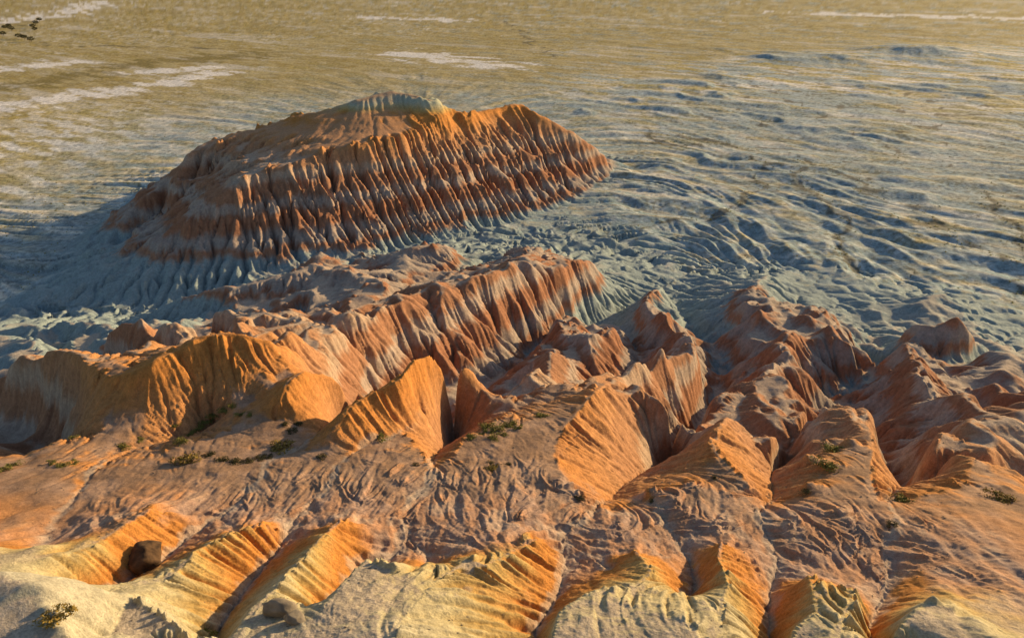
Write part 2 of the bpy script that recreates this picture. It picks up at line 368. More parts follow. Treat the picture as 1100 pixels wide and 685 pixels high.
for it in range(6):
    if it == 5: ribs_s = list(ribs)
    ribs = [0.5 * (n + sample(n, Fi, Fj)) for n in ribs]
    if it < 5: Fi, Fj = sample(Fi, Fi, Fj), sample(Fj, Fi, Fj)
ribs = [mix(a, b, np.maximum(fan, mesa_m)) for a, b in zip(ribs_s, ribs)]
rmask = slope > 0.3
ribs = [n / n[rmask].std() for n in ribs]
print('ribs', time.time() - T0)
vary = np.clip(0.9 + 0.7 * fbm(X / 28, Y / 28, 3, 31), 0.3, 1.7)
vary2 = np.clip(0.9 + 0.9 * fbm(X / 9, Y / 9, 3, 33), 0.2, 1.8)
crest_fade = mix(0.12, 1.0, sstep(.4, .97, blur(stop, 8)))
aspect = 1 - 0.8 * sstep(-0.15, 0.3, gx0)                   # slopes turned from the sun side stay smoother
def add(n, af, am, aq, aM, sharp):
    lowm = mesa_m * (1 - sstep(9, 15, zb)) * sstep(.3, 2.5, zb); s0, s1 = mix(0.16, -0.12, lowm), mix(0.55, 0.45, lowm)
    amp = af * fgm * aspect * vary2 + midm * ((1 - farm) * am * vary2 + farm * aq * vary) + mesa_m * (1 - fan) * aM * vary
    amp = amp * np.clip((slope - s0) / (s1 - s0), 0, 1) * crest_fade
    c = np.tanh(n * 0.9)
    hh = np.sqrt(np.clip(0.5 + 0.5 * c, 0, 1)) * 2 - 1 if sharp else c
    zf[...] += amp * (hh - 0.1); flute[...] += np.clip(slope * 2, 0, 1) * hh
add(ribs[0], 0.36, 0.32, 0.75, 2.8, True)
add(ribs[1], 0.26, 0.22, 0.50, 0.9, True)
add(ribs[2], 0.09, 0.09, 0.20, 0.45, True)
zf += fan * (.8 + .35 * rt) * (1.1 * np.tanh(ribs[0]) + 0.55 * np.tanh(ribs[1]) + .15 * np.tanh(ribs[2])) * (.15 + 1.1 * sstep(-.3, .3, fbm(X / 55, Y / 55, 3, 57)))
Af = np.exp(resample(np.log(A / area), Tp, Rp, th, lnr)) * (np.exp(2 * lnr)[:, None] * np.gradient(lnr)[:, None] * np.gradient(th)[None])
Af = Af.astype(np.float32); cell = (np.exp(2 * lnr)[:, None] * np.gradient(lnr)[:, None] * np.gradient(th)[None]).astype(np.float32)
kf = (0.004 + 0.008 * sstep(70, 110, rr)) * sstep(0.1, 0.35, slope)
zf, Af = erode(zf, X, Y, cell, Af, (rr > 1150) | (rr < 24.5), 14, kf.astype(np.float32), 0.5, 0.0, 60.0)
print('erode2', time.time() - T0)
terr = fgm * sstep(57.5, 59.5, bz) * (1 - sstep(63.5, 65.5, bz)) * (1 - sstep(.4, .7, slope))
zf += terr * (.09 * np.tanh(ribs[0]) + .07 * np.tanh(ribs[1]) + .05 * np.tanh(ribs[2]))
# harder and softer beds: steps in the slopes
sb = zf - 62 + np.clip(Y - 100, 0, 600) * 0.083 + fbm(X / 30, Y / 30, 3, 71) * 1.3
hilly = sstep(4, 10, zb) * sstep(75, 110, rr)
zf += (hilly * (0.22 * 7.0 / 6.283 * np.sin(sb * 6.283 / 7.0 + 1.0) + 0.14 * 2.6 / 6.283 * np.sin(sb * 6.283 / 2.6))).astype(np.float32)
# little hillocks and rills of the upper terrace
tz = sstep(58.5, 60, zb) * (1 - sstep(63, 66, zb)) * fgm
zf += (tz * (0.16 * (1 - 2 * np.abs(fbm(X / 2.6 + .4 * perlin(X / 5, Y / 5, 36), Y / 7.5, 4, 35))) + 0.05 * fbm(X / .8, Y / 1.4, 3, 37))).astype(np.float32)
pl = 1 - sstep(0.5, 4, resample(zlap, Tp, Rp, th, lnr))
ax = X * 0.80 - Y * 0.60; ay = X * 0.60 + Y * 0.80
mh = resample(mound_q, Tp, Rp, th, lnr)
# fine unevenness
zf += ((0.5 - np.abs(fbm(X / .9, Y / .9, 3, 62))) * 0.09 * fgm * (1 - .5 * sstep(56, 60, zb) * (1 - sstep(60, 62, zb)))).astype(np.float32)
zf += ((.4 - np.abs(fbm(X / 1.3, Y / 1.3, 3, 66))) * .22 * sstep(.35, .7, slope) * sstep(66, 76, rr) * (1 - sstep(150, 220, rr))).astype(np.float32)
zf += (fbm(X / 1.6, Y / 1.6, 3, 61) * 0.07 * (1 - sstep(120, 200, rr))).astype(np.float32)
zf += (fbm(X / 5.0, Y / 5.0, 3, 64) * 0.16 * sstep(120, 200, rr) * (1 - pl)).astype(np.float32)
Z = zf
gx, gy = grads(Z)
slope_f = np.hypot(gx, gy)
nrm = np.dstack([-gx, -gy, np.ones_like(gx)]); nrm /= np.linalg.norm(nrm, axis=2, keepdims=True)
print('relief', time.time() - T0)

# ------------------------------------------------------------------ rock and soil colours (strata follow elevation with a slight dip)
def C(*c): return np.array(c, np.float32)
s = Z - 62 + np.clip(Y - 100, 0, 600) * 0.083 + fbm(X / 30, Y / 30, 3, 71) * 1.3 + fbm(X / 5, Y / 5, 2, 72) * 0.5 + flute * 0.45
grey_patch = fbm(X / 26, Y / 26, 3, 73)
s = s - 11 * sstep(150, 165, rr) * sstep(.38, .46, -X / np.maximum(Y, 1)) * (1 - sstep(225, 240, rr)) * (1 - sstep(27, 33, Z))
stops = [(-60, C(.23,.295,.315)), (-38, C(.25,.30,.31)), (-36.5, C(.32,.18,.12)), (-35.0, C(.30,.14,.08)), (-33.8, C(.31,.26,.23)), (-30.8, C(.32,.24,.20)), (-29.6, C(.30,.14,.08)),
         (-25.2, C(.30,.14,.08)), (-24, C(.35,.26,.21)), (-21.6, C(.36,.28,.235)), (-20.5, C(.31,.16,.095)), (-16.5, C(.33,.16,.09)), (-15.0, C(.40,.29,.22)), (-13.0, C(.40,.28,.20)), (-11.5, C(.38,.20,.11)), (-8, C(.40,.20,.10)),
         (-7, C(.44,.22,.10)), (-2, C(.46,.195,.055)), (2.6, C(.47,.20,.05)), (4.2, C(.43,.29,.11)), (5.8, C(.43,.36,.21)), (10, C(.41,.375,.285)), (20, C(.38,.355,.30))]
sx_ = np.array([a for a, _ in stops]); sc = np.array([c for _, c in stops])
rock = np.dstack([np.interp(s, sx_, sc[:, k]) for k in range(3)]).astype(np.float32)
def blend(base, c, t): return base + (np.asarray(c, np.float32) - base) * t[..., None].astype(np.float32)
# thin beds
bed = np.sin(s * 5.2 + 2 * fbm(X / 12, Y / 12, 2, 75)) * 0.5 + np.sin(s * 2.3) * 0.5
rock = rock * (1 + 0.10 * bed[..., None])
# soil on level ground
bz = resample(zlap, Tp, Rp, th, lnr)
pinkish = sstep(-1.5, -.2, -s) * sstep(-4.5, -3, s) * fgm * sstep(-.2, .4, fbm(X / 3, Y / 5, 4, 74))
rock = blend(rock, C(.42,.25,.17), pinkish * .7)
lev = 1 - sstep(0.24, 0.5, 0.5 * slope + 0.5 * blur(slope_f, 3) + 0.08 * fbm(X / 3, Y / 3, 3, 77))
bench = sstep(52, 55, Z) * (1 - sstep(61.5, 64, Z)) * (1 - sstep(105, 125, rr))
soil = blend(np.broadcast_to(C(.25,.165,.115), rock.shape), C(.37,.25,.185), sstep(-.3, .6, fbm(X / 4, Y / 4, 4, 78)))
pale_crest = sstep(5.5, 7.5, s) * sstep(280, 300, rr)
rock = blend(rock, C(.36,.37,.29), pale_crest)
dust = blend(np.broadcast_to(C(.44,.35,.28), rock.shape), C(.45,.255,.15), sstep(-12, -7, s) * sstep(280, 300, rr))
colr = rock + (dust - rock) * (lev * (1 - bench) * sstep(6, 12, Z) * 0.75)[..., None]
colr = rock * 0 + colr
soil2 = blend(np.broadcast_to(C(.40,.225,.145), rock.shape), C(.33,.235,.20), sstep(-.25, .35, fbm(X / 2.2, Y / 4.5, 4, 176)))
soil2 = blend(soil2, C(.46,.36,.29), sstep(.15, .45, fbm(X / 3.0, Y / 4.0, 4, 177)) * .6)
up_t2 = (1 - sstep(0.42, 0.75, slope)) * sstep(58.5, 60, bz) * (1 - sstep(63.8, 65.5, Z)) * fgm
colr = colr + (soil2 - colr) * (up_t2 * .85)[..., None]
bs = lev * bench * (1 - 0.8 * sstep(59.8, 61.3, bz + .5 * fbm(X / 6, Y / 6, 3, 79)))
colr = colr + (soil - colr) * (bs * 0.85)[..., None]
# pale wash sediment
wash = sstep(1.6, 2.3, logA) * (1 - sstep(0.25, 0.6, slope_f)) * sstep(3, 6, Z)
sel = (rr < 92) & (rr > 34)
xw = X[sel] + .5 * perlin(X[sel] / 2.2, Y[sel] / 2.2, 151); yw = Y[sel] + .5 * perlin(X[sel] / 2.2, Y[sel] / 2.2, 152); dv = np.full(xw.shape, 99, np.float32)
for l in VALLEYS[:10]:
    P = np.array([place(*p)[:2] for p in l])
    for a, b in zip(P[:-1], P[1:]):
        if np.hypot(*a) > 95: continue
        e = b - a; t = np.clip(((xw - a[0]) * e[0] + (yw - a[1]) * e[1]) / (e @ e), 0, 1)
        dv = np.minimum(dv, np.hypot(xw - a[0] - t * e[0], yw - a[1] - t * e[1]))
wl_ = np.zeros_like(rr); wl_[sel] = 1 - sstep(.2, 1.0, dv / .62 + .9 * fbm(X[sel] / 1.5, Y[sel] / 1.5, 3, 153) + .5 * fbm(X[sel] / 6, Y[sel] / 6, 2, 154))
wash = np.maximum(wash * .6, wl_ * sstep(56, 58, Z))
colr = blend(colr, C(.39,.335,.285), wash * 0.5)
# the plain: grass, bare clay, salt
n_a = fbm(ax / 190, ay / 60, 4, 81); n_b = fbm(ax / 46, ay / 15, 4, 84); n_c = fbm(X / 7, Y / 7, 4, 87); n_d = fbm(X / 2.6, Y / 2.6, 2, 88)
n_e = fbm(ax / 22, ay / 9, 4, 85)
dsl = blur(slope_f, 1)
clay = blend(np.broadcast_to(C(.20,.275,.31), rock.shape), C(.38,.42,.43), sstep(-.3, .5, n_c))
grass = blend(np.broadcast_to(C(.44,.35,.13), rock.shape), C(.54,.47,.34), sstep(-.4, .3, n_b + .6 * n_c))
plain = blend(grass, C(.74,.71,.69), sstep(-.05, .28, n_a * .6 + 0.6 * n_b + .7 * n_e) * 0.85)
plain = blend(plain, C(.30,.38,.42), sstep(.0, .3, fbm(ax / 100, ay / 34, 4, 95) + .6 * n_e + .1 * sstep(-.1, .3, X / np.maximum(Y, 1))) * 0.75 * sstep(-.45, .1, X / np.maximum(Y, 1)))
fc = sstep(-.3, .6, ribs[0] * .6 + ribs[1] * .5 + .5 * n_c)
plain = blend(plain, C(.24,.31,.34), fan * (1 - fc) * .85); plain = blend(plain, C(.54,.47,.33), fan * fc * .5)  # blue clay in the troughs; sunlit rib edges painted in as pale yellow crests
plain = plain + (clay - plain) * (np.maximum(sstep(0.07, 0.17, dsl + .05 * n_c) * sstep(.2, .8, mh), sstep(.08, .2, dsl + .05 * n_c) * sstep(.4, 1.5, bz)) * 0.9)[..., None]
plain = blend(plain, C(.16,.14,.07), sstep(.28, .5, n_d * .8 - n_b * 0.6) * 0.5)
plain = blend(plain, C(.11,.09,.06), sstep(2.35, 2.9, logA + .25 * n_c) * 0.75 * sstep(0.05, .3, X / np.maximum(Y, 1)) * (1 - sstep(700, 1000, rr)))
far_olive = sstep(600, 760, rr - 900 * np.clip(X / np.maximum(Y, 1), 0, .6) + 160 * n_a)
olive = blend(np.broadcast_to(C(.29,.21,.06), rock.shape), C(.42,.34,.17), sstep(-.3, .4, n_b + .5 * n_e + .4 * n_a))
olive = blend(olive, C(.52,.47,.40), sstep(.25, .55, fbm(ax / 260, ay / 40, 4, 185)) * .7)
plain = plain + (olive - plain) * (far_olive * np.clip(0.75 + 1.0 * n_b, 0, 1))[..., None]
def near_line(pts, w, n=1.0, wob=14.0):
    P = np.array([place(u, v, 0.0)[:2] for u, v in pts]); sel = (rr > 200) & (rr < 2600)
    x, y = X[sel] + wob * perlin(X[sel] / 45, Y[sel] / 45, 97) + .4 * wob * perlin(X[sel] / 14, Y[sel] / 14, 98), Y[sel] + wob * perlin(X[sel] / 45, Y[sel] / 45, 99); d = np.full(x.shape, 1e9, np.float32)
    for a, b in zip(P[:-1], P[1:]):
        e = b - a; t = np.clip(((x - a[0]) * e[0] + (y - a[1]) * e[1]) / (e @ e), 0, 1)
        d = np.minimum(d, np.hypot(x - a[0] - t * e[0], y - a[1] - t * e[1]))
    out = np.zeros(X.shape, np.float32); out[sel] = 1 - sstep(0.3, 1.1, d / w + n * (1.6 * n_b[sel] + .7 * n_c[sel]))
    return out
for pts, w in [([(-40,118),(60,103),(150,92),(235,76)], 24), ([(-40,76),(30,69),(70,64)], 24), ([(130,76),(215,72)], 14), ([(0,22),(70,12),(110,0)], 40), ([(380,16),(490,20)], 24), ([(430,55),(540,68)], 30), ([(840,12),(1100,18)], 30)]:
    plain = blend(plain, C(.78,.74,.73), near_line(pts, w, 1.1) * 0.85)
plain = blend(plain, C(.25,.29,.30), near_line([(-60,320),(0,300),(60,272),(100,240)], 34, .8) * 0.8)
plain = blend(plain, C(.20,.155,.05), near_line([(-40,92),(60,84),(150,66),(270,56)], 30) * 0.75)
washm = np.zeros_like(rr)
for pts, w in [([(20,42),(60,46),(130,47),(260,50)], 6), ([(540,20),(575,45),(600,60)], 5), ([(740,145),(830,165),(930,200),(1000,240),(1060,275),(1110,300)], 4.5), ([(765,236),(815,207),(828,182),(800,168)], 3), ([(700,248),(765,236)], 3), ([(850,182),(872,210),(902,232),(902,262),(905,300)], 4), ([(680,130),(720,150),(760,158)], 5), ([(1060,200),(1085,250),(1095,300),(1092,335)], 4)]:
    wm = near_line(pts, w * .6, .9); washm = np.maximum(washm, near_line(pts, w * 1.6, .6))
    plain = blend(plain, C(.10,.085,.06), wm * 0.7)
tp = 1 - sstep(1.6, 5.0, resample(zlap, Tp, Rp, th, lnr) + 0.8 * fbm(X / 8, Y / 8, 3, 89))
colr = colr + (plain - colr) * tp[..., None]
colr = np.clip(colr * (1 + 0.10 * fbm(X / 0.9, Y / 0.9, 3, 91) * (1 - sstep(150, 260, rr)))[..., None], 0.01, 0.9)
print('colour', time.time() - T0)

# ------------------------------------------------------------------ split the ground into its landforms
Tq, Rq = sub(th, 4), sub(lnr, 4)
Xq, Yq = polar(Tq, Rq)
keys = list(CRESTS.keys()); bestd = np.full(Xq.shape, 1e9); lab = np.zeros(Xq.shape, int)
for kk, key in enumerate(keys):
    for l in CRESTS[key]:
        P = world_line(l, 6.0)
        for p in P:
            d = (Xq - p[0]) ** 2 + (Yq - p[1]) ** 2
            b = d < bestd; bestd = np.where(b, d, bestd); lab = np.where(b, kk, lab)
TER = len(keys); PLN = TER + 1
iq = np.clip(np.round(np.interp(lnr, Rq, np.arange(len(Rq)))).astype(int), 0, len(Rq) - 1); jq = np.clip(np.round(np.interp(th, Tq, np.arange(len(Tq)))).astype(int), 0, len(Tq) - 1)
LAB = lab[iq][:, jq]
LAB = np.where((bench > 0.3) & (blur(slope_f, 12) < 0.36) , TER, LAB)
LAB = np.where(resample(zlap, Tp, Rp, th, lnr) < 1.6, PLN, LAB)
names = {}
FORMS = dict(mesa=('mesa', 'broad banded red and grey mesa standing alone on the plain'),
 m2=('rock_ridge', 'low dark red-capped ridge at the foot of the mesa'), k1=('rock_ridge', 'small dark rounded knob with an orange side just before the mesa'),
 r1=('rock_ridge', 'long fluted ridge of tan and orange ribs running towards the plain'), la=('rock_ridge', 'bright orange ribbed ridge at far left of the terrace'),
 p1=('rock_ridge', 'pale pinkish knobs behind the bright orange ribbed ridge'), b1=('rock_ridge', 'blue grey clay ridge, the farther of two at left edge'),
 b2=('rock_ridge', 'blue grey clay ridge, the nearer of two at left edge'), ra=('rock_ridge', 'smooth rounded glowing orange bluff left of the ribbed orange block'),
 rb=('rock_ridge', 'ribbed orange block rising from the middle of the terrace'), q1=('rock_ridge', 'knobbly tan ridge right of the central gully'),
 q2=('rock_ridge', 'ridge with pale folded top behind the big orange scarp'), q3=('rock_ridge', 'tall pinkish ridge with broad shaded flank, right of centre'),
 q4=('rock_ridge', 'steep dark orange wall above the dark wash at right'), q5=('rock_ridge', 'large sharp pinkish grey ridge with sunlit right edge'),
 q6=('rock_ridge', 'brown columned ridge nearest the plain at right'), q7=('rock_ridge', 'pinkish ridges at the right edge of the picture'),
 q8=('rock_ridge', 'orange brown bluffs around the hollow at lower right'), q9=('rock_ridge', 'small pointed pinnacle at the end of the shrub-dotted terrace'),
 qa=('rock_ridge', 'small pale striped knobs beside the round orange scarp'), red=('rock_ridge', 'low red mounds among the grey clay hills'),
 s1=('rock_spur', 'pale stony spur in the bottom left corner'), s2=('rock_spur', 'pale crested orange spur left of the dark boulder'),
 s3=('rock_spur', 'yellow fluted spur directly below the dark boulder'), s4=('rock_spur', 'narrow yellow and orange spur right of the shaded wash'),
 s5=('rock_spur', 'peaked yellow spur with fan of ribs at bottom centre'), s6=('rock_spur', 'grey shaded spur with small yellow crests'),
 s7=('rock_spur', 'yellow spur with dark hollow on its left'), s8=('rock_spur', 'twin rounded yellow spurs at the bottom right'),
 s9=('rock_spur', 'grey flat-faced spur in the bottom right'))
def material(name, bump=0.25, scale=1.0, lo=0.78, hi=1.22):
    m = bpy.data.materials.new(name); m.use_nodes = True
    n, l = m.node_tree.nodes, m.node_tree.links
    b = n['Principled BSDF']; b.inputs['Roughness'].default_value = 0.95; b.inputs['Specular IOR Level'].default_value = 0.12
    at = n.new('ShaderNodeAttribute'); at.attribute_name = 'rock_colour'
    tc = n.new('ShaderNodeNewGeometry')
    nz = n.new('ShaderNodeTexNoise'); nz.inputs['Scale'].default_value = 1.3 * scale; nz.inputs['Detail'].default_value = 8; nz.inputs['Roughness'].default_value = 0.65
    l.new(tc.outputs['Position'], nz.inputs['Vector'])
    mr = n.new('ShaderNodeMapRange'); mr.inputs['From Min'].default_value = 0.3; mr.inputs['From Max'].default_value = 0.7; mr.inputs['To Min'].default_value = lo; mr.inputs['To Max'].default_value = hi
    l.new(nz.outputs['Fac'], mr.inputs['Value'])
    mx = n.new('ShaderNodeVectorMath'); mx.operation = 'SCALE'
    l.new(at.outputs['Color'], mx.inputs[0]); l.new(mr.outputs['Result'], mx.inputs['Scale'])
    l.new(mx.outputs['Vector'], b.inputs['Base Color'])
    bp = n.new('ShaderNodeBump'); bp.inputs['Strength'].default_value = bump; bp.inputs['Distance'].default_value = 0.25 / scale
    l.new(nz.outputs['Fac'], bp.inputs['Height'])
    n2 = n.new('ShaderNodeTexNoise'); n2.inputs['Scale'].default_value = 6.0 * scale; n2.inputs['Detail'].default_value = 5; n2.inputs['Roughness'].default_value = 0.7
    l.new(tc.outputs['Position'], n2.inputs['Vector'])
    m2 = n.new('ShaderNodeMapRange'); m2.inputs['From Min'].default_value = 0.32; m2.inputs['From Max'].default_value = 0.68; m2.inputs['To Min'].default_value = 0.74; m2.inputs['To Max'].default_value = 1.26
    l.new(n2.outputs['Fac'], m2.inputs['Value'])
    mx2 = n.new('ShaderNodeVectorMath'); mx2.operation = 'SCALE'
    l.new(mx.outputs['Vector'], mx2.inputs[0]); l.new(m2.outputs['Result'], mx2.inputs['Scale']); l.new(mx2.outputs['Vector'], b.inputs['Base Color'])
    b2 = n.new('ShaderNodeBump'); b2.inputs['Strength'].default_value = bump; b2.inputs['Distance'].default_value = 0.09 / scale
    l.new(n2.outputs['Fac'], b2.inputs['Height']); l.new(bp.outputs['Normal'], b2.inputs['Normal']); l.new(b2.outputs['Normal'], b.inputs['Normal'])
    return m
M_rock = material('banded_rock', 0.7, 1.0); M_plain = material('plain_soil', 0.4, 0.3, 0.5, 1.5); M_soil = material('terrace_soil', 0.45, 1.6)
fl = LAB[:-1, :-1]
idx = np.arange(NR * NT, dtype=np.int32).reshape(NR, NT)
V = np.dstack([X, Y, Z]).reshape(-1, 3).astype(np.float32); NV = nrm.reshape(-1, 3).astype(np.float32)
CV = np.concatenate([colr.reshape(-1, 3), np.ones((NR * NT, 1))], 1).astype(np.float32)
def build_form(name, fmask, mat):
    q = np.stack([idx[:-1, :-1][fmask], idx[:-1, 1:][fmask], idx[1:, 1:][fmask], idx[1:, :-1][fmask]], 1)
    used = np.zeros(NR * NT, bool); used[q.ravel()] = True
    remap = np.cumsum(used) - 1
    vs = V[used]; q = remap[q].astype(np.int32)
    me = bpy.data.meshes.new(name)
    me.vertices.add(len(vs)); me.vertices.foreach_set('co', vs.ravel())
    me.loops.add(q.size); me.loops.foreach_set('vertex_index', q.ravel())
    me.polygons.add(len(q)); me.polygons.foreach_set('loop_start', np.arange(0, q.size, 4, dtype=np.int32))
    me.update(calc_edges=True)
    me.polygons.foreach_set('use_smooth', np.ones(len(q), bool))
    a = me.attributes.new('rock_colour', 'FLOAT_COLOR', 'POINT'); a.data.foreach_set('color', CV[used].ravel())
    a = me.attributes.new('custom_normal', 'FLOAT_VECTOR', 'POINT'); a.data.foreach_set('vector', NV[used].ravel())
    me.materials.append(mat)
    o = bpy.data.objects.new(name, me); col.objects.link(o); o['kind'] = 'structure'
    return o
o = build_form('desert_plain', fl == PLN, M_plain); o['label'] = 'wide dry plain of grass, pale salt streaks and grey clay'; o['category'] = 'plain'
o = build_form('terrace', fl == TER, M_soil); o['label'] = 'gently sloping brown terrace dotted with shrubs in the foreground'; o['category'] = 'terrace'
for kk, key in enumerate(keys):
    if (fl == kk).any():
        nm, lb = FORMS[key]
        o = build_form(nm, fl == kk, M_rock); o['label'] = lb; o['category'] = nm.replace('_', ' ')
print('mesh', time.time() - T0)

# ------------------------------------------------------------------ things lying and growing on the ground
def ground(x, y):
    r_ = math.log(math.hypot(x, y)); t_ = math.atan2(x, y)
    fi = np.interp(r_, lnr, np.arange(NR)); fj = np.interp(t_, th, np.arange(NT))
    return float(sample(Z, np.array([fi]), np.array([fj]))[0])
def grounds(x, y):
    fi = np.interp(np.log(np.hypot(x, y)), lnr, np.arange(NR)); fj = np.interp(np.arctan2(x, y), th, np.arange(NT))
    return sample(Z, fi, fj)
def spot(u, v):
    """where the sight line through photo point (u, v) meets the ground"""
    zz = np.linspace(90, -8, 1500); P = np.array([place(u, v, q) for q in zz])
    ok = np.hypot(P[:, 0], P[:, 1]) > 25
    g = grounds(P[:, 0], np.maximum(P[:, 1], 1)); hit = np.where((g >= zz) & ok)[0]
    k = hit[0] if len(hit) else -1
    return Vector((P[k, 0], P[k, 1], float(g[k])))
def simple_mat(name, c1, c2, scale, rough=0.95, bump=0.5):
    m = bpy.data.materials.new(name); m.use_nodes = True
    n, l = m.node_tree.nodes, m.node_tree.links; b = n['Principled BSDF']
    b.inputs['Roughness'].default_value = rough; b.inputs['Specular IOR Level'].default_value = 0.15
    tc = n.new('ShaderNodeNewGeometry'); nz = n.new('ShaderNodeTexNoise'); nz.inputs['Scale'].default_value = scale; nz.inputs['Detail'].default_value = 6
    l.new(tc.outputs['Position'], nz.inputs['Vector'])
    cr = n.new('ShaderNodeValToRGB'); cr.color_ramp.elements[0].position = 0.32; cr.color_ramp.elements[1].position = 0.68
    cr.color_ramp.elements[0].color = (*c1, 1); cr.color_ramp.elements[1].color = (*c2, 1)
    l.new(nz.outputs['Fac'], cr.inputs['Fac']); l.new(cr.outputs['Color'], b.inputs['Base Color'])
    if bump:
        bp = n.new('ShaderNodeBump'); bp.inputs['Strength'].default_value = bump; bp.inputs['Distance'].default_value = 0.1
        l.new(nz.outputs['Fac'], bp.inputs['Height']); l.new(bp.outputs['Normal'], b.inputs['Normal'])
    return m
M_leaf = [simple_mat('olive_leaves', (.10,.105,.025), (.28,.24,.06), 2.5, .9, 0), simple_mat('golden_leaves', (.14,.10,.025), (.36,.24,.06), 2.5, .9, 0), simple_mat('dark_leaves', (.04,.042,.018), (.11,.09,.035), 2.5, .9, 0)]
M_twig = simple_mat('twigs', (.06,.045,.03), (.14,.10,.07), 6, .95, 0)
M_boulder = simple_mat('dark_boulder', (.045,.028,.018), (.13,.075,.04), 1.6, .95, .8)
M_block = simple_mat('grey_block', (.16,.13,.10), (.30,.25,.19), 1.6, .95, .8)
def mesh_of(name, vs, fs, mat, smooth=False):
    me = bpy.data.meshes.new(name); me.from_pydata([tuple(v) for v in vs], [], fs); me.update(); me.materials.append(mat)
    if smooth: me.polygons.foreach_set('use_smooth', [True] * len(me.polygons))
    return me
def foliage_mesh(seed, mat):
    r = np.random.default_rng(seed); vs, fs = [], []
    lobes = [(r.normal(0, .32), r.normal(0, .26), r.uniform(.25, .5)) for _ in range(6)]
    for k in range(420):
        lx, ly, lr_ = lobes[k % 6]
        d = r.normal(size=3); d /= np.linalg.norm(d); d[2] = abs(d[2])
        rad = lr_ * r.uniform(.55, 1.05)
        c = np.array([lx + d[0] * rad, ly + d[1] * rad, .04 + d[2] * rad * .8])
        a = r.normal(size=3); a /= np.linalg.norm(a); b = np.cross(a, d + r.normal(0, .4, 3)); b /= np.linalg.norm(b) + 1e-6
        w = r.uniform(.03, .07); n = len(vs)
        vs += [c - a * w * 1.6, c + b * w * .7, c + a * w * 1.6, c - b * w * .7]; fs.append((n, n + 1, n + 2, n + 3))
    return mesh_of('foliage', vs, fs, mat)
def twig_mesh(seed):
    r = np.random.default_rng(seed); vs, fs = [], []
    for k in range(14):
        a = r.uniform(0, 6.28); e = r.uniform(.3, 1.2); L = r.uniform(.3, .6)
        tip = np.array([math.cos(a) * math.cos(e), math.sin(a) * math.cos(e), math.sin(e)]) * L
        p = np.cross(tip, (0, 0, 1)); p /= np.linalg.norm(p) + 1e-6; n = len(vs)
        q = np.cross(tip, p); q /= np.linalg.norm(q)
        vs += [p * .018 + (0, 0, -.1), (-p * .5 + q * .86) * .018 + (0, 0, -.1), (-p * .5 - q * .86) * .018 + (0, 0, -.1), tip]
        fs += [(n, n + 1, n + 3), (n + 1, n + 2, n + 3), (n + 2, n, n + 3)]
    return mesh_of('stem', vs, fs, M_twig)
fol = [[foliage_mesh(40 + 5 * k + v, M_leaf[k]) for v in range(3)] for k in range(3)]
stm = [twig_mesh(80 + v) for v in range(3)]
def shrub(u, v, size, kind, label, group):
    p = spot(u, v)
    e = bpy.data.objects.new('desert_shrub', None); col.objects.link(e); e.empty_display_size = .3
    e.location = p; e.rotation_euler = (0, 0, random.uniform(0, 6.28)); e.scale = (size, size, size * random.uniform(.55, .8))
    e['label'] = label; e['category'] = 'shrub'
    if group: e['group'] = group
    k = random.randrange(3)
    for nm, me in (('foliage', fol[kind][k]), ('stem', stm[k])):
        o = bpy.data.objects.new(nm, me); col.objects.link(o); o.parent = e
SHRUBS = [
 (None, 'olive shrub in the row below the orange ribbed ridge', 'shrubs at the foot of the ribbed ridge', 0,
   [(250,437,.9),(241,442,1.1),(230,447,1.0),(222,453,1.1),(213,460,1.0),(204,466,1.2),(258,445,.8),(268,446,.7),(196,474,1.0),(188,457,.7)]),
 (None, 'dark shrub in the string above the pale wash', 'shrubs above the pale wash', 2,
   [(225,489,.9),(240,494,.9),(252,496,.9),(264,495,.8),(276,493,.8),(288,490,.7)]),
 (None, 'shrub in the clump by the smooth orange bluff', 'shrubs by the smooth orange bluff', 2,
   [(312,464,.9),(320,456,.8),(306,456,.7)]),
 (None, 'olive shrub in the patch right of the central gully', 'shrub patch right of the central gully', 0,
   [(524,458,1.2),(534,463,1.1),(544,458,1.0),(552,455,.8),(518,466,.9),(530,471,1.0),(505,470,.8),(540,468,.8),(556,459,.7)]),
 (None, 'small shrub on the terrace near the left edge', 'shrubs at the left edge', 0,
   [(4,506,1.0),(14,500,.9),(68,500,.9),(78,498,.8),(55,498,.7),(132,480,1.0),(150,473,.7),(78,470,.7)]),
 (None, 'among the tiny single shrubs on the terrace', 'tiny shrubs beside the washes', 2,
   [(956,564,.7),(528,497,.5),(546,499,.5),(866,529,.7),(700,538,.6),(447,500,.5),(345,492,.7),(622,535,.6),(767,513,.5)]),
 ('golden round shrub, largest below the olive row on the terrace', None, None, 1, [(203,497,1.7)]),
 ('golden dome shrub at the bend of the pale wash', None, None, 1, [(303,480,1.8)]),
 ('flat olive shrub in front of the ribbed orange block', None, None, 0, [(406,471,1.2)]),
 ('lone olive shrub left of the big orange scarp', None, None, 0, [(583,447,1.1)]),
 ('golden shrub alone on bare soil below the olive patch', None, None, 1, [(526,503,1.2)]),
 ('upper of two olive shrubs below the pointed pinnacle', None, None, 0, [(896,483,1.6)]),
 ('lower of two olive shrubs below the pointed pinnacle', None, None, 0, [(887,501,1.5)]),
 ('yellow-green shrub right of the small glowing scarp', None, None, 0, [(970,538,1.3)]),
 ('golden olive shrub near the right edge above the terrace', None, None, 1, [(1077,537,1.6)]),
 ('yellow bush at the bottom left between the pale spurs', None, None, 1, [(60,664,1.3)]),
 ('olive bush on the pale spur at the very bottom', None, None, 0, [(222,677,1.0)]),
]
ORD = ['leftmost'] + [k + ' from left' for k in 'second third fourth fifth sixth seventh eighth ninth tenth eleventh'.split()]
